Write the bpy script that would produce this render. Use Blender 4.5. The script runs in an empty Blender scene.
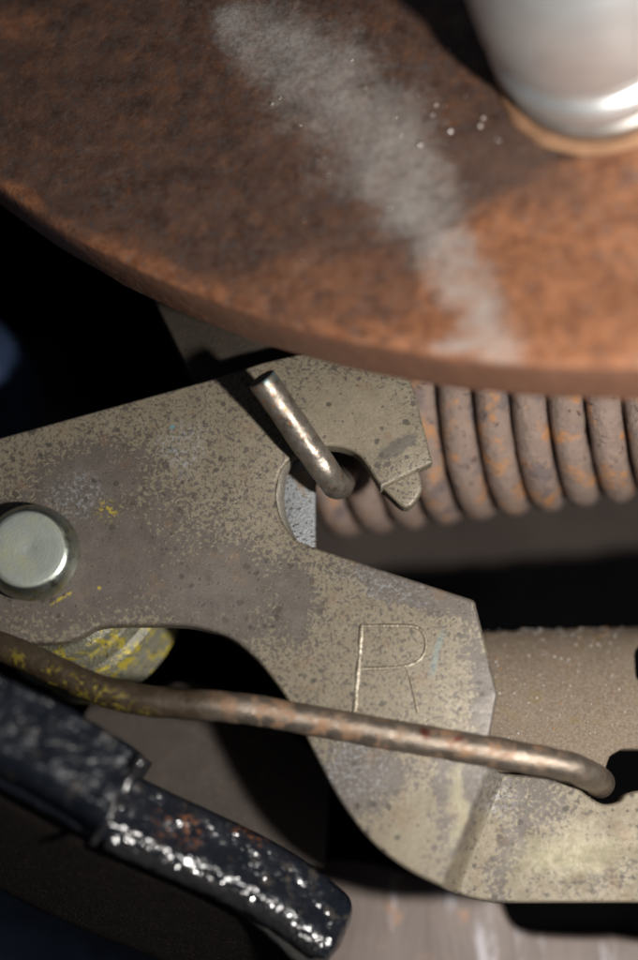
import bpy, bmesh, math, random
from mathutils import Vector, Matrix, noise as mnoise
from mathutils.geometry import delaunay_2d_cdt
random.seed(7)
S = bpy.context.scene
COL = S.collection
# 1 Blender unit = 16 mm (about 100 photo pixels on the lever plate); the lever plate lies in the plane z = 0
S.unit_settings.scale_length = 0.016

# ------------------------------------------------------------------ camera, world, light, exposure
DIST, TILT = 19.0, math.radians(12)
CAM = Vector((0, -DIST*math.sin(TILT), DIST*math.cos(TILT)))
R_ = Vector((1, 0, 0)); U_ = Vector((0, math.cos(TILT), math.sin(TILT))); B_ = Vector((0, -math.sin(TILT), math.cos(TILT)))
cd = bpy.data.cameras.new('camera'); cam = bpy.data.objects.new('camera', cd); COL.objects.link(cam)
cam.location = CAM
cam.rotation_euler = (TILT, 0, 0)
cd.sensor_fit = 'VERTICAL'; cd.sensor_height = 360; cd.sensor_width = 240
cd.lens = 360*DIST/9.6
cd.clip_start = 0.1; cd.clip_end = 200
cd.dof.use_dof = True; cd.dof.focus_distance = DIST
cd.dof.aperture_fstop = cd.lens*1e-3/1.02
S.camera = cam
S.render.resolution_x, S.render.resolution_y = 681, 1024

w = bpy.data.worlds.new('World'); S.world = w; w.use_nodes = True
bg = w.node_tree.nodes['Background']; bg.inputs[0].default_value = (.70, .80, 1, 1); bg.inputs[1].default_value = .06

LD = (R_*.50 + U_*-.15 + B_*.85).normalized()
fl = bpy.data.lights.new('camera_flash', 'AREA'); fl.shape = 'RECTANGLE'; fl.size = .78; fl.size_y = 1.05
fl.energy = 3050; fl.color = (1, .965, .91)
flo = bpy.data.objects.new('camera_flash', fl); COL.objects.link(flo)
flo.location = LD*13
flo.rotation_euler = LD.to_track_quat('Z', 'Y').to_euler()

S.view_settings.view_transform = 'Standard'; S.view_settings.look = 'None'
S.view_settings.exposure = 0; S.view_settings.gamma = 1; S.view_settings.use_curve_mapping = False

# ------------------------------------------------------------------ helpers
def ray(px, py):
    return (R_*((px-319)/100) + U_*((480-py)/100) - B_*DIST)
def P(px, py, h=0.0):
    "point of the photograph's pixel on the plane z = h of the assembly"
    d = ray(px, py); t = (h-CAM.z)/d.z
    return CAM + d*t
def Pp(px, py, o, n):
    d = ray(px, py); t = (o-CAM).dot(n)/d.dot(n)
    return CAM + d*t

def tag(o, label=None, cat=None, group=None, kind=None):
    if label: o['label'] = label
    if cat: o['category'] = cat
    if group: o['group'] = group
    if kind: o['kind'] = kind
    return o
def thing(name, loc, label, cat, group=None):
    o = bpy.data.objects.new(name, None); COL.objects.link(o)
    o.location = loc; o.empty_display_size = .2
    return tag(o, label, cat, group)
def link(name, me, mat, parent=None):
    o = bpy.data.objects.new(name, me); COL.objects.link(o)
    if mat: me.materials.append(mat)
    if parent is not None:
        o.parent = parent
        o.location = -parent.location          # vertices stay in assembly coordinates
    return o
def finish(bm, name, sharp=38):
    bmesh.ops.recalc_face_normals(bm, faces=bm.faces)
    me = bpy.data.meshes.new(name); bm.to_mesh(me); bm.free()
    for p in me.polygons: p.use_smooth = True
    me.set_sharp_from_angle(angle=math.radians(sharp))
    return me

def cr(pts, n=8, closed=False):
    "Catmull-Rom through points (tuples of any length)"
    out = []; N = len(pts)
    for i in range(N-1):
        p0 = pts[max(i-1, 0)]; p1 = pts[i]; p2 = pts[i+1]; p3 = pts[min(i+2, N-1)]
        for k in range(n):
            t = k/n
            out.append(tuple(.5*((2*b)+(-a+c)*t+(2*a-5*b+4*c-d)*t*t+(-a+3*b-3*c+d)*t**3) for a, b, c, d in zip(p0, p1, p2, p3)))
    out.append(tuple(pts[-1]))
    return out
def fillet(pts, n=6):
    "list of (x, y[, r]) -> outline with rounded corners, same units"
    out = []; N = len(pts)
    for i in range(N):
        p = pts[i]; r = p[2] if len(p) > 2 else 0
        v = Vector(p[:2])
        if r <= 0: out.append((v.x, v.y)); continue
        a = Vector(pts[i-1][:2])-v; b = Vector(pts[(i+1) % N][:2])-v
        ang = a.angle(b); L = min(r/math.tan(ang/2), a.length*.48, b.length*.48)
        s = v+a.normalized()*L; e = v+b.normalized()*L
        for k in range(n+1):
            t = k/n
            q = s*(1-t)**2+v*2*t*(1-t)+e*t*t
            out.append((q.x, q.y))
    return out

def plate(name, outline, z=0.0, thick=.18, bev=.03, steps=3, tessel=None, warp=None, wob=0.0):
    "extruded plate with a rounded front edge; outline in assembly xy"
    pts = [Vector(p[:2]) for p in outline]
    q = [pts[0]]
    for p in pts[1:]:
        if (p-q[-1]).length > .004: q.append(p)
    if (q[0]-q[-1]).length < .004: q.pop()
    pts = q
    area = sum(pts[i-1].x*pts[i].y-pts[i].x*pts[i-1].y for i in range(len(pts)))
    if area < 0: pts.reverse()
    N = len(pts)
    # resample long edges so the rim can wobble and bend
    rs = []
    for i in range(N):
        a, b = pts[i], pts[(i+1) % N]; m = max(1, int((b-a).length/.25))
        for k in range(m): rs.append(a.lerp(b, k/m))
    pts = rs; N = len(pts)
    nor = []
    for i in range(N):
        a = (pts[i]-pts[i-1]).normalized(); b = (pts[(i+1) % N]-pts[i]).normalized()
        n1 = Vector((a.y, -a.x)); n2 = Vector((b.y, -b.x)); m = (n1+n2)
        m = m.normalized() if m.length > 1e-4 else n1
        nor.append(m/max(.5, m.dot(n1)))
    if wob:
        pts = [p+nor[i]*wob*mnoise.noise(Vector((p.x*3, p.y*3, 4))) for i, p in enumerate(pts)]
    rings = []
    for k in range(steps+1):
        a = k/steps*math.pi/2
        rings.append((bev*(1-math.sin(a)), -bev*(1-math.cos(a))))
    rings.append((0, -thick))
    bm = bmesh.new(); V = []
    for ins, dz in rings:
        V.append([bm.verts.new((pts[i].x-nor[i].x*ins, pts[i].y-nor[i].y*ins, z+dz)) for i in range(N)])
    for a, b in zip(V, V[1:]):
        for i in range(N):
            j = (i+1) % N
            bm.faces.new((a[i], a[j], b[j], b[i]))
    for ring in (V[0], V[-1]):
        _, _, fc, ov, _, _ = delaunay_2d_cdt([v.co.xy for v in ring], [], [list(range(N))], 1, 1e-7)
        mp = [o_[0] if o_ else None for o_ in ov]
        for t in fc:
            ids = [mp[k] for k in t]
            if None not in ids and len(set(ids)) == 3: bm.faces.new([ring[k] for k in ids])
    if tessel:
        for co, no in tessel:
            bmesh.ops.bisect_plane(bm, geom=bm.verts[:]+bm.edges[:]+bm.faces[:], plane_co=co, plane_no=no, dist=1e-5)
    if warp:
        for v in bm.verts: v.co = warp(v.co.copy())
    return finish(bm, name, 18)

def tube(name, path, r, sides=20, cap0='flat', cap1='flat', lump=0.0, bev=.02):
    pts = [Vector(p) for p in path]; N = len(pts)
    rad = r if callable(r) else (lambda t: r)
    T = [(pts[min(i+1, N-1)]-pts[max(i-1, 0)]).normalized() for i in range(N)]
    up = Vector((0, 0, 1)) if abs(T[0].z) < .9 else Vector((1, 0, 0))
    x = T[0].cross(up).normalized(); fr = []
    for i in range(N):
        if i: x = (x-T[i]*x.dot(T[i])).normalized()
        fr.append((x.copy(), T[i].cross(x).normalized()))
    st = []
    def ends(kind, i, s):
        R0 = rad(0 if s < 0 else 1)
        if kind == 'round': return [(pts[i]+T[i]*s*R0*math.sin(a), R0*math.cos(a), i) for a in (.0, .4, .8, 1.1, 1.35, 1.5)]
        if kind == 'flat': return [(pts[i]-T[i]*s*bev, R0, i), (pts[i]-T[i]*s*bev*.3, R0-bev*.3, i), (pts[i], R0-bev, i)]
        return [(pts[i], R0, i)]
    st += reversed(ends(cap0, 0, -1))
    st += [(pts[i], rad(i/(N-1)), i) for i in range(1, N-1)]
    st += ends(cap1, N-1, 1)
    bm = bmesh.new(); V = []
    for c, rr, i in st:
        a_, b_ = fr[i]; ring = []
        for k in range(sides):
            a = 2*math.pi*k/sides; d = a_*math.cos(a)+b_*math.sin(a)
            p = c+d*rr
            if lump: p += d*lump*mnoise.noise(p*6)
            ring.append(bm.verts.new(p))
        V.append(ring)
    for a, b in zip(V, V[1:]):
        for k in range(sides):
            j = (k+1) % sides; bm.faces.new((a[k], a[j], b[j], b[k]))
    bm.faces.new(V[0]); bm.faces.new(V[-1])
    return finish(bm, name, 40)

def lathe(name, prof, c, axis, sides=64, lump=0.0):
    "prof: (radius, height along axis) ; c base point"
    ax = Vector(axis).normalized(); x = ax.orthogonal().normalized(); y = ax.cross(x)
    bm = bmesh.new(); V = []
    for r, h in prof:
        if r < 1e-6: V.append([bm.verts.new(c+ax*h)]); continue
        ring = []
        for k in range(sides):
            a = 2*math.pi*k/sides; p = c+ax*h+(x*math.cos(a)+y*math.sin(a))*r
            if lump: p += (ax+(x*math.cos(a)+y*math.sin(a)))*lump*mnoise.noise(p*4)
            ring.append(bm.verts.new(p))
        V.append(ring)
    for a, b in zip(V, V[1:]):
        for k in range(sides):
            j = (k+1) % sides
            if len(a) == 1 and len(b) == 1: continue
            if len(a) == 1: bm.faces.new((a[0], b[j], b[k]))
            elif len(b) == 1: bm.faces.new((a[k], a[j], b[0]))
            else: bm.faces.new((a[k], a[j], b[j], b[k]))
    return finish(bm, name, 30)

def sweep(name, path, sect, down, scale=None, n_lump=0.0, lump_f=5.0, zend=None):
    "path: points of the upper edge; sect: (v, h) with v along `down` in the plane and h along z; scale(t)->factor on v"
    bm = bmesh.new(); V = []; N = len(path)
    for i, p in enumerate(path):
        t = i/(N-1); f = scale(t) if scale else (1, 0)
        ring = []
        for v, h in sect:
            q = Vector(p)+down*(v*f[0]+f[1])+Vector((0, 0, h+(zend(t, v) if zend else 0)))
            if n_lump:
                q += Vector((.3, .3, 1))*n_lump*(mnoise.noise(q*lump_f)+.5*mnoise.noise(q*lump_f*2.3))
            ring.append(bm.verts.new(q))
        V.append(ring)
    M = len(sect)
    for a, b in zip(V, V[1:]):
        for k in range(M-1): bm.faces.new((a[k], a[k+1], b[k+1], b[k]))
        bm.faces.new((a[M-1], a[0], b[0], b[M-1]))
    bm.faces.new(V[0]); bm.faces.new(V[-1])
    return finish(bm, name, 75)
def dens(sect, d=.05):
    out = []
    for a, b in zip(sect, sect[1:]):
        n = max(1, int(math.dist(a, b)/d))
        for k in range(n): out.append((a[0]+(b[0]-a[0])*k/n, a[1]+(b[1]-a[1])*k/n))
    out.append(sect[-1]); return out
def lin(a, b, n):
    a = Vector(a); b = Vector(b); return [a.lerp(b, k/(n-1)) for k in range(n)]

# ------------------------------------------------------------------ node helper
class NB:
    def __init__(s, name):
        s.m = bpy.data.materials.new(name); s.m.use_nodes = True
        s.t = s.m.node_tree; s.n = s.t.nodes; s.l = s.t.links
        s.b = s.n['Principled BSDF']
        s.co = s.n.new('ShaderNodeTexCoord').outputs['Object']
    def put(s, sock, v):
        if hasattr(v, 'is_output'): s.l.new(v, sock)
        elif isinstance(v, (tuple, list)) and len(v) == 3 and sock.type == 'RGBA': sock.default_value = (*v, 1)
        else: sock.default_value = v
    def noise(s, scale, detail=4, rough=.55, dist=0, co=None, col=False):
        n = s.n.new('ShaderNodeTexNoise'); n.inputs['Scale'].default_value = scale; n.inputs['Detail'].default_value = detail
        n.inputs['Roughness'].default_value = rough; n.inputs['Distortion'].default_value = dist
        s.l.new(co or s.co, n.inputs['Vector']); return n.outputs['Color' if col else 'Fac']
    def vor(s, scale, co=None, rnd=1.0, feature='F1', out='Distance'):
        n = s.n.new('ShaderNodeTexVoronoi'); n.feature = feature
        n.inputs['Scale'].default_value = scale; n.inputs['Randomness'].default_value = rnd
        s.l.new(co or s.co, n.inputs['Vector']); return n.outputs[out]
    def map(s, v, a, b, c=0.0, d=1.0, smooth=True):
        n = s.n.new('ShaderNodeMapRange'); n.interpolation_type = 'SMOOTHSTEP' if smooth else 'LINEAR'
        s.put(n.inputs[0], v)
        if a > b: a, b, c, d = b, a, d, c
        for i, x in enumerate((a, b, c, d)): n.inputs[i+1].default_value = x
        return n.outputs[0]
    def math(s, op, a, b=0.0):
        n = s.n.new('ShaderNodeMath'); n.operation = op; s.put(n.inputs[0], a); s.put(n.inputs[1], b); return n.outputs[0]
    def mul(s, a, b): return s.math('MULTIPLY', a, b)
    def add(s, a, b): return s.math('ADD', a, b)
    def mx(s, a, b): return s.math('MAXIMUM', a, b)
    def mix(s, f, a, b, mode='MIX'):
        n = s.n.new('ShaderNodeMix'); n.data_type = 'RGBA'; n.blend_type = mode
        s.put(n.inputs[0], f); s.put(n.inputs[6], a); s.put(n.inputs[7], b); return n.outputs[2]
    def warp(s, amp, scale=3.0, co=None, detail=3):
        n = s.n.new('ShaderNodeVectorMath'); n.operation = 'SUBTRACT'; s.l.new(s.noise(scale, detail, .6, 0, co, True), n.inputs[0]); n.inputs[1].default_value = (.5, .5, .5)
        m = s.n.new('ShaderNodeVectorMath'); m.operation = 'MULTIPLY_ADD'; s.l.new(n.outputs[0], m.inputs[0]); m.inputs[1].default_value = (amp,)*3
        s.l.new(co or s.co, m.inputs[2]); return m.outputs[0]
    def blob(s, c, rx, ry, rot=0.0, co=None, a=1.0, b=.3):
        "1 inside an ellipse round c (assembly xy), fading to 0 at its rim"
        n = s.n.new('ShaderNodeMapping'); n.vector_type = 'TEXTURE'
        s.l.new(co or s.co, n.inputs[0]); n.inputs[1].default_value = (c[0], c[1], 0); n.inputs[2].default_value = (0, 0, rot); n.inputs[3].default_value = (rx, ry, 1e4)
        m = s.n.new('ShaderNodeVectorMath'); m.operation = 'LENGTH'; s.l.new(n.outputs[0], m.inputs[0])
        return s.map(m.outputs['Value'], a, b)
    def mapping(s, scale=(1, 1, 1), rot=(0, 0, 0), co=None):
        n = s.n.new('ShaderNodeMapping'); s.l.new(co or s.co, n.inputs[0]); n.inputs[3].default_value = scale; n.inputs[2].default_value = rot
        return n.outputs[0]
    def edge(s, r=.04):
        "1 on worn edges"
        n = s.n.new('ShaderNodeBevel'); n.samples = 4; n.inputs['Radius'].default_value = r
        g = s.n.new('ShaderNodeNewGeometry')
        m = s.n.new('ShaderNodeVectorMath'); m.operation = 'DOT_PRODUCT'; s.l.new(n.outputs[0], m.inputs[0]); s.l.new(g.outputs['Normal'], m.inputs[1])
        return s.map(m.outputs['Value'], .99, .8)
    def bump(s, h, strength=.4, dist=.02, prev=None):
        n = s.n.new('ShaderNodeBump'); n.inputs['Strength'].default_value = strength; n.inputs['Distance'].default_value = dist
        s.put(n.inputs['Height'], h)
        if prev: s.l.new(prev, n.inputs['Normal'])
        return n.outputs[0]
    def out(s, color, rough=.5, metal=0.0, normal=None, spec=.5, coat=None):
        s.put(s.b.inputs['Base Color'], color); s.put(s.b.inputs['Roughness'], rough); s.put(s.b.inputs['Metallic'], metal)
        s.put(s.b.inputs['Specular IOR Level'], spec)
        if normal: s.l.new(normal, s.b.inputs['Normal'])
        if coat: s.b.inputs['Coat Weight'].default_value = coat[0]; s.b.inputs['Coat Roughness'].default_value = coat[1]
        return s.m

def XY(px, py, h=0.0):
    p = P(px, py, h); return (p.x, p.y)

# ------------------------------------------------------------------ materials
def mat_lever():
    b = NB('plated_steel'); wc = b.warp(.7, 2.2, None, 6)
    wf = b.warp(.10, 9)
    # khaki plating with speckled loss, grey bare zones at the left and along the rim
    khaki = b.mix(b.noise(4, 4), (.160, .133, .093), (.232, .198, .143))
    khaki = b.mix(b.map(b.noise(26, 3), .35, .7), khaki, (.165, .138, .096))
    grey = b.mix(b.noise(7, 5, .65), (.066, .055, .047), (.145, .124, .106))
    grey = b.mix(b.map(b.noise(60, 2), .3, .7), grey, (.105, .088, .078))
    # where the plating survives
    z1 = b.blob(XY(60, 560), 2.3, 1.15, .1, wc, 1.0, .1)
    z1 = b.mx(z1, b.blob(XY(210, 590), 1.35, .85, -.3, wc, 1.0, .05))
    z1 = b.mx(z1, b.blob(XY(90, 480), 1.0, .6, .3, wc, 1.0, .05))
    z2 = b.blob(XY(420, 590), 1.15, .26, -.36, wc, 1.0, .3)
    z2 = b.mx(z2, b.blob(XY(485, 700), .22, 1.0, .15, wc, 1.0, .3))
    z2 = b.mx(z2, b.blob(XY(460, 790), .4, .9, -.35, wc, 1.0, .3))
    z2 = b.mx(z2, b.blob(XY(360, 790), .75, .6, .6, wc, 1.0, .3))
    z2 = b.mx(z2, b.blob(XY(545, 800), .75, .55, .2, wc, 1.0, .1)); z2 = b.mx(z2, b.mul(b.blob(XY(600, 870), 1.0, .5, .1, wc, 1.0, .1), .7)); z2 = b.mx(z2, b.blob(XY(512, 850), .28, .9, -.2, wc, 1, .2))
    z2 = b.mx(z2, b.blob(XY(290, 600), .35, .7, .2, wc, 1.0, .2))
    bare = b.mx(z1, b.mul(z2, .9))
    cal = b.mx(b.blob(XY(580, 850), 1.35, .9, 0, wc, 1, .6), b.mx(b.blob(XY(360, 420), .75, .55, -.2, wc, 1, .5), b.blob(XY(400, 830), .9, .6, .4, wc, 1, .3)))
    sp = b.noise(24, 4, .62, .3, wf)
    spk = b.mul(b.map(b.add(b.add(sp, b.mul(bare, .26)), b.mul(cal, -.10)), .525, .60), .95)
    spf = b.mul(b.map(b.noise(46, 3, .6, .3), .57, .64), b.add(1, b.mul(cal, -.7)))
    spl = b.map(b.vor(5.0, b.warp(.06, 12)), .22, .13)
    spl = b.mul(spl, b.map(b.vor(5.0, b.warp(.06, 12), out='Color'), .45, .6))
    sps = b.map(b.vor(13, b.warp(.03, 20)), .24, .14)
    sps = b.mul(sps, b.map(b.vor(13, b.warp(.03, 20), out='Color'), .45, .6))
    spl = b.mx(spl, sps)
    c = b.mix(spk, khaki, grey)
    c = b.mix(b.mul(b.mul(spk, b.math('SUBTRACT', 1, bare)), .6), c, (.070, .058, .046))
    c = b.mix(b.mul(spf, .85), c, (.070, .058, .047))
    c = b.mix(b.mul(spl, .85), c, (.062, .053, .044))
    # pale blue-white corrosion bloom
    wh = b.mx(b.blob(XY(180, 445), .28, .42, 0, wc), b.blob(XY(75, 495), .45, .3, .4, wc))
    wh = b.mx(wh, b.blob(XY(350, 775), .5, .4, .4, wc)); wh = b.mx(wh, b.blob(XY(500, 790), .25, .35, 0, wc))
    wh = b.mx(wh, b.mul(b.blob(XY(390, 585), .7, .2, -.3, wc), .8))
    wh = b.mul(wh, b.map(b.noise(22, 3, .7), .46, .64))
    c = b.mix(b.mul(wh, .5), c, (.30, .31, .33))
    sc = b.map(b.noise(1, 3, .6, 0, b.mapping((2.5, 55, 2.5), (0, 0, .62), b.warp(.05, 2))), .66, .72)
    c = b.mix(b.mul(sc, .35), c, (.30, .27, .22))
    pit = b.mul(b.map(b.vor(7.5, b.warp(.05, 14)), .26, .15), b.map(b.vor(7.5, b.warp(.05, 14), out='Color'), .50, .62))
    c = b.mix(b.mul(pit, .85), c, (.050, .043, .036))
    # long worn smears and rust tinge
    sm = b.blob(XY(397, 447), .30, .09, .55, b.warp(.12, 8), 1, .6)
    c = b.mix(b.mul(sm, .8), c, (.09, .078, .066))
    c = b.mix(b.mul(b.map(b.noise(3.2, 4), .56, .72), .45), c, (.17, .105, .062))
    # buff areas on the folded tab
    by = b.mul(b.mx(b.blob(XY(580, 855), .8, .32, .05, wc), b.blob(XY(458, 800), .13, .6, -.25, wc)), .7)
    c = b.mix(by, c, (.25, .225, .145))
    # yellow paint flecks near the pivot
    ye = b.mul(b.blob(XY(108, 510), .16, .16, .4, None, 1, .2), b.map(b.noise(19, 2), .50, .58))
    ye = b.mx(ye, b.blob(XY(99, 588), .022, .022, 0, None, 1, .7))
    ye = b.mx(ye, b.mul(b.blob(XY(62, 598), .18, .022, .55, b.warp(.05, 14), 1, .4), b.map(b.noise(17, 3), .42, .55)))
    c = b.mix(b.mul(ye, .8), c, (.38, .29, .03))
    cy = b.blob(XY(172, 427), .05, .03, .4, b.warp(.05, 12), 1, .4)
    cy = b.mx(cy, b.mul(b.blob(XY(436, 655), .05, .35, -.25, b.warp(.1, 6), 1, .3), .35))
    c = b.mix(b.mul(cy, .7), c, (.10, .24, .28))
    e = b.mul(b.edge(.035), b.map(b.noise(11, 4), .36, .6))
    c = b.mix(b.mul(e, .8), c, (.36, .33, .28))
    hgt = b.add(b.mul(b.noise(36, 5, .6), .6), b.add(b.mul(spk, -.12), b.mul(spl, -.3)))
    n = b.bump(hgt, .20, .02); n = b.bump(b.noise(2.5, 3), .09, .08, n)
    r = b.add(b.map(b.noise(6, 5, .65), .35, .65, .40, .56), b.mul(b.blob(XY(590, 850), 1.5, .9, 0, None, 1, .6), .16))
    return b.out(c, r, .25, n, .5)

def mat_backplate():
    b = NB('bare_blue_steel')
    c = b.mix(b.noise(8, 5), (.12, .125, .13), (.23, .24, .25))
    c = b.mix(b.map(b.noise(30, 3), .56, .62), c, (.05, .045, .04))
    c = b.mix(b.map(b.noise(4, 4), .55, .7), c, (.17, .13, .085))
    c = b.mix(b.blob(XY(230, 320, -.42), 1.3, 1.1, 0, b.warp(.3, 3), 1, .8), c, b.mix(b.noise(9, 5, .7), (.012, .009, .006), (.045, .032, .022)))  # brown steel above the lever, darkened in colour for the shade there
    return b.out(c, .5, .3, b.bump(b.noise(40, 4), .5, .02))

def mat_hub(cpt):
    b = NB('rusted_cast_iron'); wc = b.warp(.75, 1.6, None, 5)
    dark = b.mix(b.map(b.noise(3.5, 7, .75), .3, .7), (.046, .024, .017), (.135, .068, .043))
    dark = b.mix(b.map(b.noise(14, 5, .7), .45, .65), dark, (.070, .050, .044))
    dark = b.mix(b.mul(b.map(b.noise(4.5, 6, .8, .5), .50, .68), .55), dark, (.19, .078, .034))
    org = b.mix(b.map(b.noise(5, 7, .78), .32, .68), (.135, .050, .022), (.33, .140, .066))
    org = b.mix(b.map(b.noise(9, 4, .7), .56, .68), org, (.17, .115, .098))
    m = b.blob(cpt(610, 290), 2.0, 1.45, .35, b.warp(.30, 2.5), 1, .86)
    rimm = b.mx(b.blob(cpt(150, 272), 2.2, .22, -.5, b.warp(.4, 2.5)), b.blob(cpt(370, 345), 1.7, .42, -.16, b.warp(.4, 2.5)))
    rimm = b.mx(rimm, b.blob(cpt(15, 195), .6, .22, -.7, b.warp(.4, 2.5)))
    rimm = b.mx(rimm, b.mul(b.blob(cpt(20, 25), .4, .35, 0, wc), .6))
    rimm = b.mx(rimm, b.mul(b.blob(cpt(330, 300), 1.5, .55, -.1, wc), .55))
    m = b.mx(m, b.mul(rimm, b.map(b.noise(6, 5, .7), .30, .52)))
    flk = b.mul(b.map(b.noise(7, 5, .75), .58, .68), .7)
    m = b.mx(m, b.mul(flk, .55))
    c = b.mix(m, dark, org)
    wd = b.warp(.45, 2.4, None, 6); g = None
    for (x, y, w_) in cr([(232, 25, 45), (290, 52, 82), (335, 92, 100), (378, 140, 96), (410, 190, 76), (442, 240, 52), (468, 290, 44), (492, 336, 40), (500, 352, 34)], 2):
        q = b.blob(cpt(x, y), w_/95, w_/95, 0, wd, 1, 0); g = q if g is None else b.mx(g, q)
    g = b.mx(g, b.blob(cpt(472, 345), .75, .20, -.06, wd, 1, 0))
    # the band ends sharply along the worn seat on its right side
    gr = b.add(b.mul(b.noise(2.6, 7, .75), 1.0), b.mul(b.noise(17, 5, .85), .6))
    g = b.map(b.add(b.mul(g, .55), gr), .84, 1.55)
    g = b.mul(g, b.map(b.noise(26, 3, .8), .25, .60, .45, 1))
    c = b.mix(b.mul(g, .75), c, (.42, .39, .36))
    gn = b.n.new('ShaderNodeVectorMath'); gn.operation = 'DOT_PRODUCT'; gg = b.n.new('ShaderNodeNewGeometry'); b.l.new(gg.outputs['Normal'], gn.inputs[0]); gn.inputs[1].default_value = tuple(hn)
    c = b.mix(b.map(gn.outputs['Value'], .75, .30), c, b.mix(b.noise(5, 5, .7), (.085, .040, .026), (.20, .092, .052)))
    # old oil stain beside the post
    st = b.blob(cpt(520, 170), .9, .55, -.7, wc)
    c = b.mix(b.mul(st, .55), c, (.10, .060, .045))
    n = b.bump(b.noise(5, 5, .65), .28, .06)
    r = b.map(b.noise(12, 4, .65), .35, .66, .42, .75)
    return b.out(c, r, 0, n, .5)

def mat_zinc(col=(.62, .64, .63), rough=.28, ax=None, streak=(6, 6, 80)):
    b = NB('zinc_plated_steel')
    s = b.noise(1.0, 4, .6, 0, b.mapping(streak))
    c = b.mix(s, tuple(x*.78 for x in col), col)
    c = b.mix(b.map(b.noise(5, 5, .7), .55, .75), c, (.52, .48, .40))
    return b.out(c, b.map(s, .3, .7, rough*.8, rough*1.35), .85, b.bump(s, .25, .01))

def mat_post():
    b = NB('dull_galvanised_steel')
    s = b.noise(1, 5, .65, 0, b.mapping((1.2, 6, 6), (0, 0, .35)))
    c = b.mix(s, (.50, .52, .53), (.76, .775, .77))
    c = b.mix(b.map(b.noise(3, 5, .7), .56, .76), c, (.42, .42, .40))
    p = Pp(603, 62, h0, hn)
    dn = b.n.new('ShaderNodeVectorMath'); dn.operation = 'DOT_PRODUCT'; b.l.new(b.warp(.15, 5), dn.inputs[0]); dn.inputs[1].default_value = tuple(hn)
    base = b.map(b.math('SUBTRACT', dn.outputs['Value'], p.dot(hn)), .42, .12)
    c = b.mix(b.mul(base, .75), c, (.20, .135, .085))  # brownish shade round the foot of the post, painted into the colour
    return b.out(c, b.map(s, .3, .7, .32, .46), .8, b.bump(s, .2, .02))

def mat_boltface():
    b = NB('bolt_zinc'); c0 = P(26, 549, .33)
    m = b.n.new('ShaderNodeMapping'); m.vector_type = 'TEXTURE'; b.l.new(b.co, m.inputs[0]); m.inputs[1].default_value = (c0.x, c0.y, 0); m.inputs[3].default_value = (1, 1, 1e4)
    L = b.n.new('ShaderNodeVectorMath'); L.operation = 'LENGTH'; b.l.new(m.outputs[0], L.inputs[0]); rad = L.outputs['Value']
    rw = b.add(rad, b.mul(b.noise(6, 2), .025))
    rings = b.math('SINE', b.mul(rw, 170)); rings2 = b.math('SINE', b.mul(rw, 63))
    rr = b.add(b.mul(rings, .5), b.mul(rings2, .5))
    c = b.mix(b.noise(9, 5, .7), (.25, .27, .24), (.40, .43, .385))
    c = b.mix(b.map(b.noise(5, 3), .45, .7), c, (.36, .37, .27))
    side = b.map(rad, .365, .385)
    dirt = b.mul(b.mul(side, b.map(b.noise(8, 5, .7), .54, .66)), .7)
    c = b.mix(dirt, c, (.05, .042, .025))
    yl = b.mul(b.mul(side, b.map(b.noise(13, 3), .52, .60)), b.blob((c0.x+.15, c0.y-.55), .6, .3, .3))
    c = b.mix(b.mul(yl, .8), c, (.34, .26, .03))
    c = b.mix(b.map(b.vor(16), .10, .05), c, (.55, .55, .42))
    mt = b.map(side, 0, 1, .55, .95)
    n = b.bump(rr, .07, .006); n = b.bump(b.noise(30, 4), .25, .012, n)
    return b.out(c, b.map(side, 0, 1, .50, .29), mt, n)

def mat_wire():
    b = NB('aged_spring_wire'); wc = b.warp(.15, 7)
    st = b.noise(1, 5, .65, 0, b.mapping((2.2, 11, 11), (0, 0, .17), wc))
    c = b.mix(st, (.10, .075, .055), (.36, .305, .25))
    rust = b.map(b.noise(5.5, 6, .7, .3), .46, .64)
    rust = b.mul(rust, b.add(1, b.mul(b.blob(XY(590, 772), .7, .35, 0), -.8)))
    c = b.mix(b.mul(rust, .75), c, (.24, .120, .055))
    red = b.mx(b.blob(XY(424, 736), .10, .07, 0, wc), b.blob(XY(455, 741), .09, .04, .3, wc))
    c = b.mix(b.mul(red, .8), c, (.16, .025, .015))
    old = b.blob(XY(80, 675), 1.7, .6, -.3, b.warp(.3, 3), 1, .7)
    c = b.mix(b.mul(old, .95), c, b.mix(b.noise(12, 4), (.016, .012, .008), (.065, .042, .022)))
    yz = b.blob(XY(85, 697), 1.25, .22, -.42, b.warp(.1, 6), 1, .5)
    yel = b.mul(yz, b.map(b.noise(9, 5, .7, 1.2), .52, .60))
    c = b.mix(b.mul(yel, .8), c, (.30, .24, .03))
    n = b.bump(b.add(b.noise(26, 5, .7), b.mul(st, .6)), .5, .02)
    return b.out(c, b.map(b.add(b.noise(12, 4), b.mul(rust, .25)), .35, .85, .30, .6), b.map(b.mx(old, rust), 0, 1, .8, .3), n)

def mat_pin():
    b = NB('bright_worn_wire'); wc = b.warp(.12, 9)
    st = b.noise(1, 5, .65, 0, b.mapping((10, 3.0, 3), (0, 0, .5), wc))
    c = b.mix(st, (.10, .082, .064), (.31, .275, .235))
    c = b.mix(b.mul(b.map(b.noise(9, 5, .7), .54, .66), .85), c, (.075, .055, .035))
    c = b.mix(b.mul(b.map(b.noise(16, 3, .6), .62, .68), .9), c, (.34, .13, .04))
    tip = b.blob(XY(268, 378, .6), .16, .12, 0, wc)
    c = b.mix(b.mul(tip, b.map(b.noise(14, 3), .45, .55)), c, (.13, .20, .21))
    n = b.bump(b.noise(20, 4, .6), .22, .02); n = b.bump(b.noise(5, 3), .3, .04, n)
    return b.out(c, b.map(b.noise(11, 3), .35, .7, .36, .52), .72, n)

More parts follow.
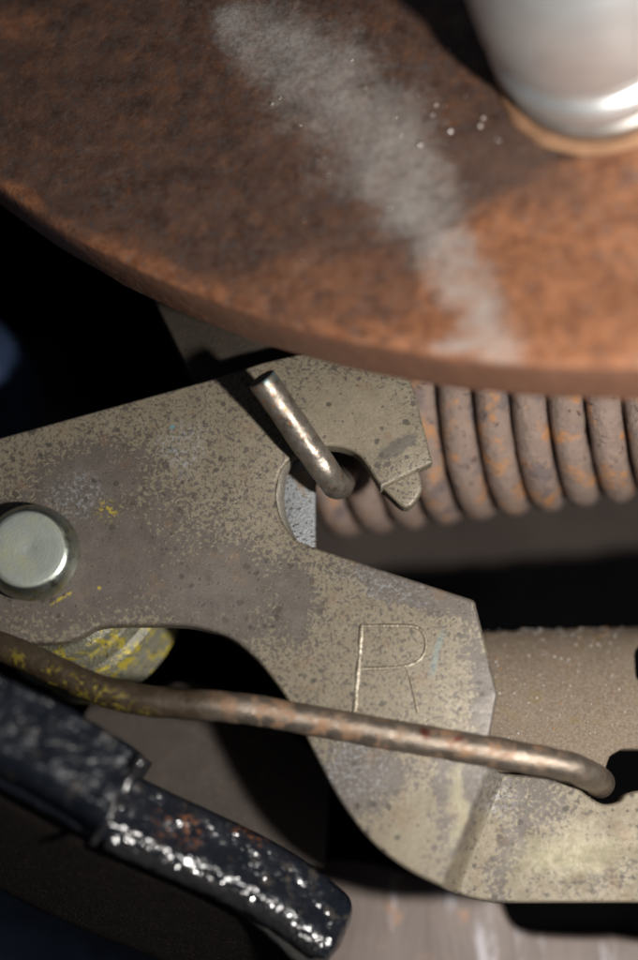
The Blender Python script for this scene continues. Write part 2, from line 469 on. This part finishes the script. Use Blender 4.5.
def mat_spring():
    b = NB('rusty_coil')
    c = b.mix(b.noise(5, 6, .7), (.15, .103, .083), (.31, .23, .19))
    c = b.mix(b.map(b.noise(3.5, 5, .7), .515, .68), c, (.40, .19, .075))
    c = b.mix(b.map(b.noise(2.8, 4), .54, .66), c, (.15, .115, .11))
    c = b.mix(b.map(b.noise(11, 4, .7), .58, .68), c, (.060, .034, .03))
    n = b.bump(b.noise(16, 6, .7), .8, .05)
    return b.out(c, b.map(b.noise(12, 3), .35, .7, .38, .7), .15, n)

def mat_strut():
    b = NB('dusty_brown_steel')
    c = b.mix(b.noise(2.5, 5), (.11, .080, .056), (.18, .135, .098))
    c = b.mix(b.map(b.noise(38, 4, .7), .4, .62), c, (.21, .17, .13))
    c = b.mix(b.map(b.noise(5, 4), .55, .8), c, (.17, .125, .065))
    c = b.mix(b.mul(b.map(b.noise(55, 2), .58, .68), .6), c, (.06, .047, .038))
    return b.out(c, .75, .05, b.bump(b.noise(50, 5, .7), .4, .025), .25)

def mat_grease(bs=.40, ro=.14, sp=.4):
    b = NB('greasy_black_paint'); wc = b.warp(.3, 3)
    c = b.mix(b.noise(5, 5), (.003, .004, .006), (.009, .011, .016))
    c = b.mix(b.mul(b.map(b.noise(6, 5, .7), .55, .68),   .6), c, (.055, .045, .036))
    rz = b.mx(b.blob(XY(178, 826, .45), .35, .22, -.5, wc), b.blob(XY(248, 832, .45), .25, .10, -.4, wc))
    rz = b.mul(rz, b.map(b.noise(17, 4, .7), .53, .60))
    c = b.mix(b.mul(rz, .8), c, (.17, .065, .028))
    n = b.bump(b.noise(11, 2, .5), bs, .06)
    return b.out(c, b.map(b.noise(5, 4), .4, .7, ro, ro+.2), 0, n, sp)

def mat_lining():
    b = NB('brown_friction_lining')
    c = b.mix(b.noise(7, 5, .7), (.004, .003, .003), (.013, .010, .008))
    c = b.mix(b.map(b.noise(30, 4, .7), .56, .66), c, (.03, .021, .016))
    return b.out(c, .8, 0, b.bump(b.noise(28, 5, .7), .6, .04), .12)

def mat_plain(name, c1, c2, scale=3, rough=.6, metal=0.0, fleck=None, bs=.5, spec=.35):
    b = NB(name)
    c = b.mix(b.noise(scale, 5, .65), c1, c2)
    if fleck: c = b.mix(b.map(b.noise(scale*6, 4, .7), .57, .68), c, fleck)
    return b.out(c, rough, metal, b.bump(b.noise(scale*8, 5, .65), bs, .04), spec)

def mat_yellow(c0, ax):
    b = NB('flaking_yellow_paint')
    c = b.mix(b.noise(9, 5), (.07, .065, .045), (.22, .21, .16))
    c = b.mix(b.map(b.noise(5.5, 5, .7, .5), .50, .58), c, (.32, .26, .035))
    c = b.mix(b.map(b.noise(14, 4, .7), .58, .66), c, (.05, .045, .03))
    return b.out(c, .42, .2, b.bump(b.noise(24, 4), .6, .03))

# ------------------------------------------------------------------ setting: the deep plate behind everything
bm = bmesh.new()
v = [bm.verts.new((x, y, -7.5+.25*mnoise.noise(Vector((x*.4, y*.4, 1))))) for y in range(-14, 15) for x in range(-14, 15)]
for j in range(28):
    for i in range(28):
        a = j*29+i; bm.faces.new((v[a], v[a+1], v[a+30], v[a+29]))
o = link('backing_surface', finish(bm, 'backing_surface'), mat_plain('dark_depth_black', (.0015, .0015, .002), (.004, .0035, .0035), 1.2, .9, spec=.03))  # near-black colour stands in for the shade of the deep gaps
tag(o, 'near-black surface coloured as the shadowed depth behind all the brake parts', None, kind='structure')

# ------------------------------------------------------------------ brake lever (large plate stamped R)
hubh = 0
outl = [(-130, 478), (0, 437), (215, 377.5), (262, 362), (330, 346), (385, 342)]
outl += fillet([(385, 342), (407, 372, 14), (415, 392, 10), (433, 462), (381, 488), (360, 455)])[1:-1]
outl += cr([(372, 473), (360, 456), (346, 448.5), (328, 446), (306, 450), (288, 461), (278, 478), (275.5, 496), (279, 514), (287, 530), (299, 541), (314, 547)], 5)
outl += fillet([(314, 547), (475, 600, 7), (498, 694, 8), (490, 738, 10), (500, 770, 5), (560, 778)])[1:-1]
outl += cr([(560, 775), (580, 783), (598, 796), (611, 802), (626, 799), (640, 789), (700, 783)], 5)
outl += [(760, 783), (760, 903), (500, 903.5)]
outl += cr([(500, 903.5), (472, 898), (440, 886), (405, 868), (372, 842), (342, 804), (315, 755), (292, 708), (272, 678), (252, 655), (228, 637), (200, 628), (175, 625), (120, 625), (98, 627), (84, 634), (66, 641), (40, 643), (0, 643)], 5)[1:]
outl += [(-130, 652)]
ol = [XY(*p) for p in outl]
c1, c2 = Vector(XY(447, 885)), Vector(XY(494, 765))
cdir = (c2-c1).normalized(); cn = Vector((cdir.y, -cdir.x))
planes = [(Vector((*(c1+cn*s), 0)), Vector((*cn, 0))) for s in (-.10, -.06, -.03, 0, .03, .06, .09, .12, .16, .22)]
def jog(co):
    s = (Vector((co.x, co.y))-c1).dot(cn)
    t = min(max((s+.06)/.22, 0), 1); t = t*t*(3-2*t)
    co.z -= .42*t; return co
lev = thing('brake_lever', P(36, 555), 'large flat khaki speckled steel lever plate stamped with an R, running across the middle', 'lever')
M_LEV = mat_lever()
lm = plate('plate', ol, 0, .24, .042, 4, planes, jog)
lo = link('plate', lm, M_LEV)
# letter R as raised beads; highlight on stem and lower bowl painted paler
strokes = [[(362.3, 625.5), (355, 711)],
           [(362, 626), (395, 626), (414, 627), (423, 633), (426, 645), (422, 657), (410, 665), (390, 668), (362, 669)],
           [(406, 667), (412, 685), (418, 712)]]
lo.parent = lev; lo.location = -lev.location
cb = bmesh.new()
for i, sgs in enumerate(strokes):
    pth = [P(x, y, -.016) for x, y in (cr([(*s,) for s in sgs], 5) if len(sgs) > 2 else [(sgs[0][0]+(sgs[1][0]-sgs[0][0])*k/14+random.uniform(-.5, .5), sgs[0][1]+(sgs[1][1]-sgs[0][1])*k/14) for k in range(15)])]
    t = tube('stroke', pth, (.030, .026, .024)[i], 10, 'round', 'round', .008); cb.from_mesh(t); bpy.data.meshes.remove(t)
lb = NB('stamp_edge_highlight')
lc = lb.mix(lb.mul(lb.map(lb.noise(13, 4, .7), .40, .6), lb.mx(lb.blob(XY(358, 668), .09, .55, -.08), lb.blob(XY(416, 660), .12, .12))), (.175, .145, .105), (.40, .355, .28))
link('stamped_letter', finish(cb, 'stamped_letter', 80), lb.out(lc, .4, .4, lb.bump(lb.noise(40, 3), .5, .02)), lev)
nc = [Vector(XY(*q)) for q in cr([(292, 458), (281, 469), (277, 484), (275.5, 497), (279, 514), (287, 530), (297, 540)], 10)]
nb = bmesh.new(); rows = []
for i_, q in enumerate(nc):
    t_ = (nc[min(i_+1, len(nc)-1)]-nc[max(i_-1, 0)]).normalized(); nn = Vector((-t_.y, t_.x)); f_ = math.sin(math.pi*i_/(len(nc)-1))**.6
    nn = nn if nn.x > 0 else -nn
    rows.append([nb.verts.new((q.x+nn.x*d_*f_, q.y+nn.y*d_*f_, z_)) for d_, z_ in ((-.03, -.10), (.005, -.045), (.035, -.07), (.07, -.12), (.085, -.17), (.085, -.26), (-.03, -.26))])
for a_, b_ in zip(rows, rows[1:]):
    for k in range(7): nb.faces.new((a_[k], a_[(k+1) % 7], b_[(k+1) % 7], b_[k]))
nb.faces.new(rows[0]); nb.faces.new(rows[-1])
link('notch_lip', finish(nb, 'notch_lip', 60), mat_plain('worn_edge_steel', (.14, .125, .10), (.34, .31, .26), 8, .4, .5), lev)
# rounded tongue under the corner of the hook arm
tg = [XY(x, y, -.13) for x, y in fillet([(372, 470), (412, 450), (424, 488, 17), (408, 513, 17), (380, 486)])]
o = link('tongue', plate('tongue', tg, -.13, .22, .04), M_LEV, lev)

# zinc pivot bolt
bolt = thing('pivot_bolt', P(33, 555, 0), 'round zinc plated pivot bolt head set in the left end of the lever plate', 'bolt')
ca = P(33, 554.5, 0)
prof = [(0, .322), (.02, .321), (.05, .326), (.16, .329), (.24, .330), (.325, .331), (.338, .329), (.352, .322), (.368, .311), (.384, .296), (.40, .276), (.416, .25), (.43, .222), (.442, .19), (.452, .15), (.458, .09), (.450, .05), (.43, .035), (.43, -.1)]
link('head', lathe('head', [(a*1.05, h) for a, h in prof], ca, (0, 0, 1), 96), mat_boltface(), bolt)
link('shank', lathe('shank', [(.40, .05), (.42, .0), (.43, -.02), (.43, -1.2), (0, -1.2)], ca, (0, 0, 1), 48), mat_plain('grimy_shank', (.03, .025, .015), (.10, .08, .05), 6, .5, .4), bolt)

# support plate behind lever
sup = [XY(x, y, -.42) for x, y in fillet([(140, 270), (330, 280), (330, 420, 10), (316, 446), (316, 560, 6), (255, 560), (225, 455, 30), (194, 382)])]
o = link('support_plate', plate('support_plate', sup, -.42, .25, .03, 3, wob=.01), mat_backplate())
tag(o, 'bluish bare steel plate showing behind the lever in its notch and above its top edge', 'plate')

# ------------------------------------------------------------------ coil spring with its hook
spr = thing('coil_spring', P(480, 410, -1.4), 'thick rusty close-wound coil spring lying behind the lever and under the rusty hub', 'spring')
A = P(318, 427, -2.25); Bq = P(720, 369, -.95)
ax = (Bq-A).normalized(); ey = (Vector((0, 1, 0))-ax*ax.y).normalized(); ez = ax.cross(ey)
pitch, rw, Rc = .385, .180, 1.10
turns = int((Bq-A).length/pitch)
path = []
for k in range(turns*48+1):
    a = 2*math.pi*k/48
    path.append(A+ax*(pitch*k/48)+(ey*math.cos(a)-ez*math.sin(a))*Rc)
link('coil', tube('coil', path, rw, 14, 'flat', 'flat', .02), mat_spring(), spr)
hk = cr([tuple(P(*q)) for q in ((261, 378, .60), (284, 411, .42), (308, 446, .24), (325, 470, .09), (334, 482, -.10), (339, 485, -.40), (342, 478, -.75), (346, 468, -1.1))], 8)
o = link('hook', tube('hook', hk, .146, 24, 'flat', 'flat', .012, .025), mat_pin(), spr)
o['label'] = 'bright worn wire hook end of the spring poking up through the lever notch'

# ------------------------------------------------------------------ long wire
wp = [(-60, 618, -.12), (-10, 642, -.06), (24, 656, .0), (62, 674, .05), (100, 690, .10), (140, 699.5, .14), (185, 704, .16), (240, 708, .165), (300, 718, .165), (360, 729, .165), (420, 739.5, .165), (480, 750, .165), (530, 758.5, .12), (562, 765, .02), (583, 772, -.12), (596, 779, -.34), (600, 783, -.62), (600, 783, -1.0)]
wo = link('spring_wire', tube('spring_wire', cr([tuple(P(*q)) for q in wp], 8), lambda t: .147, 24, 'flat', 'flat', .012), mat_wire())
tag(wo, 'long bent rusty wire rod flecked with yellow paint crossing in front of the lever', 'wire rod')

# ------------------------------------------------------------------ strut behind on the right
so_ = fillet([(420, 628), (560, 621), (690, 614, 6), (690, 628, 6), (654, 630, 10), (639, 648, 12), (638, 676, 12), (654, 694, 8), (760, 694), (760, 749), (622, 749, 4), (610, 756, 6), (598, 790, 6), (560, 830), (420, 830)])
sz = -.84
sl = [XY(x, y, sz) for x, y in so_]
yt, yb = XY(560, 615, sz)[1], XY(560, 735, sz)[1]
def curve(co):
    t = min(max((co.y-yb)/(yt-yb), 0), 1.2)
    co.z -= .95*(1-math.sqrt(max(0, 1-min(t, .985)**2))); return co
sp = [(Vector((0, yb+(yt-yb)*k/10, 0)), Vector((0, 1, 0))) for k in range(0, 11)]
stt = thing('adjuster_strut', P(560, 690, sz), 'dusty brown curved steel strut sprinkled with grit behind the right end of the lever', 'strut')
link('body', plate('body', sl, sz, .22, .03, 3, sp, curve), mat_strut(), stt)
gb = bmesh.new(); gb2 = bmesh.new()
def grain(bm, p, r):
    m = Matrix.Translation(p) @ Matrix.Rotation(random.random()*6, 4, Vector((random.random(), random.random(), .3)).normalized()) @ Matrix.Diagonal((r, r*random.uniform(.5, 1), r*random.uniform(.5, 1), 1))
    bmesh.ops.create_icosphere(bm, subdivisions=1, radius=1, matrix=m)
for k in range(300):
    x = random.uniform(488, 636); u = random.random()**2.2; y = 620+u*120-(x-560)*.03
    if x > 624 and 626 < y < 700: continue
    p = P(x, y, sz); q = curve(p.copy())
    # move back onto the curved face under the same xy
    grain(gb if random.random() < .78 else gb2, Vector((p.x, p.y, q.z+.004)), random.choice((.005, .006, .006, .007, .008, .009, .013)))
mg = mat_plain('pale_sand', (.45, .42, .38), (.7, .68, .66), 20, .35)
o = link('grit', finish(gb, 'grit', 80), mg, stt); o['kind'] = 'stuff'
o = link('rust_grit', finish(gb2, 'rust_grit', 80), mat_plain('orange_sand', (.35, .15, .06), (.5, .28, .12), 20, .6), stt); o['kind'] = 'stuff'

# ------------------------------------------------------------------ yellow bushing behind the pivot
bc = P(96, 620, -1.6); bax = Vector((-.42, .46, .80)).normalized()
bprof = [(0, 1.22), (.40, 1.22), (.55, 1.20), (.60, 1.12), (.58, 1.04), (.60, 1.0), (.70, .95), (.74, .86), (.72, .78), (.70, .72), (.72, .68), (.83, .63), (.87, .54), (.85, .45), (.82, .40), (.83, .36), (.93, .31), (.97, .22), (.95, .12), (.88, .06), (.86, -.3)]
o = link('pivot_bushing', lathe('pivot_bushing', bprof, bc, bax, 64, .01), mat_yellow(bc, bax))
tag(o, 'grooved bushing with flaking yellow paint tucked under the lever below the pivot bolt', 'bushing')

# ------------------------------------------------------------------ grey plate seen in the gap below the wire
gp = [XY(x, y, -1.75) for x, y in fillet([(90, 700), (150, 690, 10), (176, 681, 10), (205, 684, 16), (330, 760), (325, 868), (265, 862), (150, 805), (60, 760)])]
o = link('anchor_plate', plate('anchor_plate', gp, -1.75, .3, .05, 3, wob=.02), mat_plain('dark_sandy_steel', (.022, .017, .014), (.062, .048, .040), 4, .65, .05, (.12, .075, .048)))
tag(o, 'dull grey brown plate half in shadow in the gap under the long wire', 'plate')

# ------------------------------------------------------------------ greasy black brake shoe, lower left
shoe = thing('brake_shoe', P(180, 840, .4), 'black grease-covered brake shoe running diagonally across the lower left corner', 'brake shoe')
M_GR = mat_grease()
M_BL = mat_grease(.35, .24, .07)
pa = [P(x, y, 1.05-1.15*x/352) for x, y in ((-140, 618), (60, 731), (139, 776), (245, 826), (300, 857), (340, 888), (362, 908))]
pa = [Vector(q) for q in cr([tuple(q) for q in pa], 22)]
d0 = Vector((pa[-1].x-pa[0].x, pa[-1].y-pa[0].y, 0)).normalized(); down = Vector((d0.y, -d0.x, 0)).normalized()
if down.y > 0: down = -down
sec = dens([(0, -1.6), (.01, -.30), (.05, -.22), (.10, -.20), (.40, -.07), (.46, -.03), (.50, 0.0), (.60, .005), (.69, -.02), (.73, -.08), (.75, -.16), (.77, -.5), (.77, -1.3)], .035)
def tipsc(t):
    k = max(0, (t-.87)/.13); s = math.sqrt(max(0.0, 1-k*k)); s = max(s, .12)
    return (s*(1-.14*t), (1-s)*.40)
def tipz(t, v):
    k = max(0, (t-.92)/.08); return -.30*k*k
link('rim_flange', sweep('rim_flange', pa, sec, down, tipsc, .018, 7.0, tipz), M_GR, shoe)
# wet bead of oil that runs along the flange edge
gw = NB('wet_oil'); gc = gw.mix(gw.noise(9, 4), (.006, .006, .007), (.025, .023, .022))
gm = gw.out(gc, gw.map(gw.noise(7, 3), .35, .65, .10, .22), 0, gw.bump(gw.noise(10, 1, .5), .45, .07), 1.0)
gw.b.inputs['IOR'].default_value = 1.55
qa = pa[int(.34*len(pa)):-14]
qa = [Vector(q) for q in cr([tuple(q) for q in qa[::3]], 18)]
def beadsc(t): return (1-.14*(.34+.60*t), 0)
sb = dens([(.50, -.30), (.515, -.03), (.55, .0), (.62, .010), (.69, -.005), (.75, -.05), (.79, -.12), (.80, -.30)], .018)
link('oil_bead', sweep('oil_bead', qa, sb, down, beadsc, .022, 8.0), gm, shoe)
# raised block on the shoe
pb = [P(x, y, 1.40-1.15*x/352) for x, y in ((-140, 598), (0, 674), (56, 700), (119, 737), (143, 756))]
pb = [Vector(q) for q in cr([tuple(q) for q in pb], 22)]
secb = dens([(0, -.9), (.01, -.16), (.05, -.19), (.10, -.16), (.60, .0), (.68, -.02), (.74, -.06), (.80, -.14), (.84, -.24), (.90, -.7)], .035)
def blz(t, v):
    k = max(0, (t-.955)/.045); return -.14*k*k
link('raised_block', sweep('raised_block', pb, secb, down, lambda t: (1, 0), .016, 6.0, blz), M_BL, shoe)
ee = [pb[-1]+down*(.02+.86*k/26)+Vector((-.025, 0, -.10-.10*(k/26)**2)) for k in range(27)]
link('end_edge', tube('end_edge', ee, .05, 16, 'round', 'round', .025), gm, shoe)
# lining falling away under the flange
pl = [q+Vector((0, 0, -.05)) for q in pa[:-8]]
secl = dens([(.50, -2.2), (.55, -.25), (.72, -.24), (.86, -.36), (1.7, -1.75), (1.7, -2.4)], .12)
link('lining', sweep('lining', pl, secl, down, lambda t: (1-.14*t, 0), .02, 4.0), mat_lining(), shoe)
pe = [q+Vector((0, 0, -.02)) for q in pa[int(.36*len(pa)):-4]]
secp = dens([(.58, -.9), (.60, -.25), (.72, -.17), (.90, -.20), (.96, -.28), (.98, -.9)], .04)
link('backing_lip', sweep('backing_lip', pe, secp, down, lambda t: (.70+.17*min(1, t*1.4), 0), .02, 7.0), mat_plain('gritty_dark_metal', (.018, .017, .016), (.060, .056, .052), 7, .5, .1, (.12, .10, .085), 1), shoe)
# drops of oil along the flange edge
db = bmesh.new()
for k in range(170):
    t = random.betavariate(2.4, 1.7); i = int((.45+.52*t)*(len(pa)-1)); v_ = random.gauss(.60, .055)*(1-.14*i/len(pa))
    q = pa[i]+down*v_+Vector((0, 0, .0)); q.z += .012+.02*mnoise.noise(q*7)
    grain(db, q, random.uniform(.006, .014))
o = link('oil_drops', finish(db, 'oil_drops', 80), mat_plain('wet_grease', (.04, .045, .05), (.10, .10, .10), 9, .08), shoe); o['kind'] = 'stuff'

# ------------------------------------------------------------------ blurred parts deep behind
ds = [XY(x, y, -5.0) for x, y in fillet([(200, 300), (900, 300), (900, 520), (640, 545, 60), (520, 558, 60), (380, 568, 60), (200, 578)])]
o = link('dust_shield', plate('dust_shield', ds, -5.0, .3, .1, 3, wob=.05), mat_plain('dim_brown_steel', (.018, .013, .011), (.055, .044, .038), 1.0, .8, spec=.15))
tag(o, 'dim blurred brown sheet metal shield behind and just below the coil spring', 'shield')
o = link('rubber_boot', lathe('rubber_boot', [(0, .9), (.45, .88), (.80, .76), (.94, .55), (.88, .42), (1.02, .30), (1.16, .1), (1.10, -.05), (1.22, -.2), (1.35, -.4), (1.2, -.8)], P(-76, 396, -2.1), (.2, .1, 1), 48, .02), mat_plain('navy_rubber', (.010, .018, .042), (.03, .05, .10), 1.5, .55))
tag(o, 'dark navy rubber boot blurred in the shadow at the left edge', 'rubber boot')
# lower drum face, bottom
dp = [XY(x, y, -2.6) for x, y in fillet([(250, 860), (360, 862), (495, 892, 40), (520, 935, 60), (640, 938), (760, 925), (760, 1080), (250, 1080)])]
b_ = NB('scraped_drum'); s_ = b_.noise(1, 5, .6, 0, b_.mapping((3.2, .6, 1), (0, 0, .7), b_.warp(.3, 1)))
c_ = b_.mix(b_.noise(2, 4), (.075, .055, .047), (.15, .115, .10)); c_ = b_.mix(b_.map(s_, .56, .68), c_, (.28, .26, .275))
c_ = b_.mix(b_.map(b_.noise(3, 3), .58, .7), c_, (.22, .12, .07))
o = link('drum_lip', plate('drum_lip', dp, -2.6, .5, .08, 3, wob=.05), b_.out(c_, .55, .2, b_.bump(s_, .4, .04)))
tag(o, 'blurred scraped brown drum surface at the bottom below the lever', 'drum')
dq = [P(x, y, -5.6) for x, y in ((-200, 890), (20, 925), (110, 965), (200, 1020), (290, 1090))]
o = link('blurred_bracket', tube('blurred_bracket', cr([tuple(q) for q in dq], 8), .60, 24, 'flat', 'flat', .15), mat_plain('blue_grey_casting', (.03, .042, .06), (.13, .16, .21), 1.3, .35, .4))
o.name = 'casting_rib'
tag(o, 'very blurred blue grey casting rib in the bottom left corner', 'casting')

# ------------------------------------------------------------------ rusty hub flange with its post (nearest to the camera)
th = math.radians(21)
hn = (R_*-.26+U_*math.sin(th)+B_*math.cos(th)).normalized()
h0 = CAM+ray(590, 368)*((DIST-2.4)/DIST)                 # a point of the front rim
rim_px = [(0, 196), (100, 248), (180, 285), (300, 331), (400, 354), (520, 367), (638, 366)]
rp = [Pp(x, y, h0, hn) for x, y in rim_px]
hx = (R_-hn*R_.dot(hn)).normalized(); hy = hn.cross(hx)
# least-squares circle through the rim points in the plane
uv = [((p-h0).dot(hx), (p-h0).dot(hy)) for p in rp]
def solve3(Am, bv):
    m = Matrix(Am); return m.inverted() @ Vector(bv)
ATA = [[0]*3 for _ in range(3)]; ATb = [0]*3
for u, v in uv:
    row = (2*u, 2*v, 1); rhs = u*u+v*v
    for i in range(3):
        ATb[i] += row[i]*rhs
        for j in range(3): ATA[i][j] += row[i]*row[j]
sol = solve3(ATA, ATb)
HR = math.sqrt(sol[2]+sol[0]**2+sol[1]**2); HC = h0+hx*sol[0]+hy*sol[1]
print('hub radius', HR)
hub = thing('hub_flange', HC, 'big rusty brown and orange hub flange filling the top, with a grey scraped patch', 'hub')
def cpt(x, y):
    p = Pp(x, y, h0, hn); return (p.x, p.y)
hp = [(0, 0)]
for k in range(1, 60): hp.append((HR*k/60*.985, 0))
hp += [(HR-.10, 0), (HR-.05, -.012), (HR-.02, -.035), (HR, -.09), (HR+.015, -.2), (HR+.015, -.66), (HR-.05, -.74), (HR-.8, -.76), (0, -.76)]
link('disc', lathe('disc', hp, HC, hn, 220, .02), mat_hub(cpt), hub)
pc = Pp(601, 60, h0, hn)
k = (DIST-(CAM-pc).dot(B_)*0)/DIST
PR = .90
pprof = [(0, -.2), (PR*1.0, -.05), (PR*1.0, .16), (PR*1.01, .20), (PR*.97, .25), (PR*.97, .30), (PR*1.03, .36), (PR*1.07, .46), (PR*1.08, .60), (PR*1.05, .68), (PR*1.0, .72), (PR*.99, .78), (PR*1.03, .84), (PR*1.08, .95), (PR*1.10, 1.10), (PR*1.10, 2.7), (PR*1.04, 2.8), (0, 2.8)]
o = link('post', lathe('post', pprof, pc, hn, 72), mat_post(), hub)
o['label'] = 'bright silver cylindrical post with a grooved shoulder standing on the hub'
link('collar', lathe('collar', [(PR*1.0, -.05), (PR*1.0, .06), (PR*1.06, .055), (PR*1.10, .03), (PR*1.13, -.03)], pc, hn, 72, .015), mat_plain('orange_rust', (.20, .10, .05), (.40, .23, .13), 5, .7), hub)

fb = bmesh.new()
fl_px = [(450, 131, .028), (480, 126, .022), (483, 118, .02), (420, 145, .022), (436, 105, .016), (433, 115, .016), (395, 118, .014), (110, 83, .012), (191, 94, .012), (177, 150, .016), (165, 192, .010), (198, 148, .010), (272, 104, .014), (280, 98, .012), (203, 30, .010), (220, 57, .012), (325, 158, .010), (103, 178, .010), (214, 160, .009), (497, 139, .012), (365, 88, .012), (352, 60, .012), (300, 125, .010)]
for k in range(24):
    fl_px.append((random.gauss(380, 80), random.gauss(130, 90), random.uniform(.005, .011)))
for x, y, rr in fl_px:
    if 20 < y < 340 and x > 255: bmesh.ops.create_icosphere(fb, subdivisions=2, radius=rr, matrix=Matrix.Translation(Pp(x, y, h0, hn)+hn*.001))
bf = NB('shiny_fleck')
o = link('shiny_flecks', finish(fb, 'shiny_flecks', 80), bf.out(bf.mix(bf.noise(4), (.6, .5, .4), (.8, .8, .8)), .3, .9), hub); o['kind'] = 'stuff'
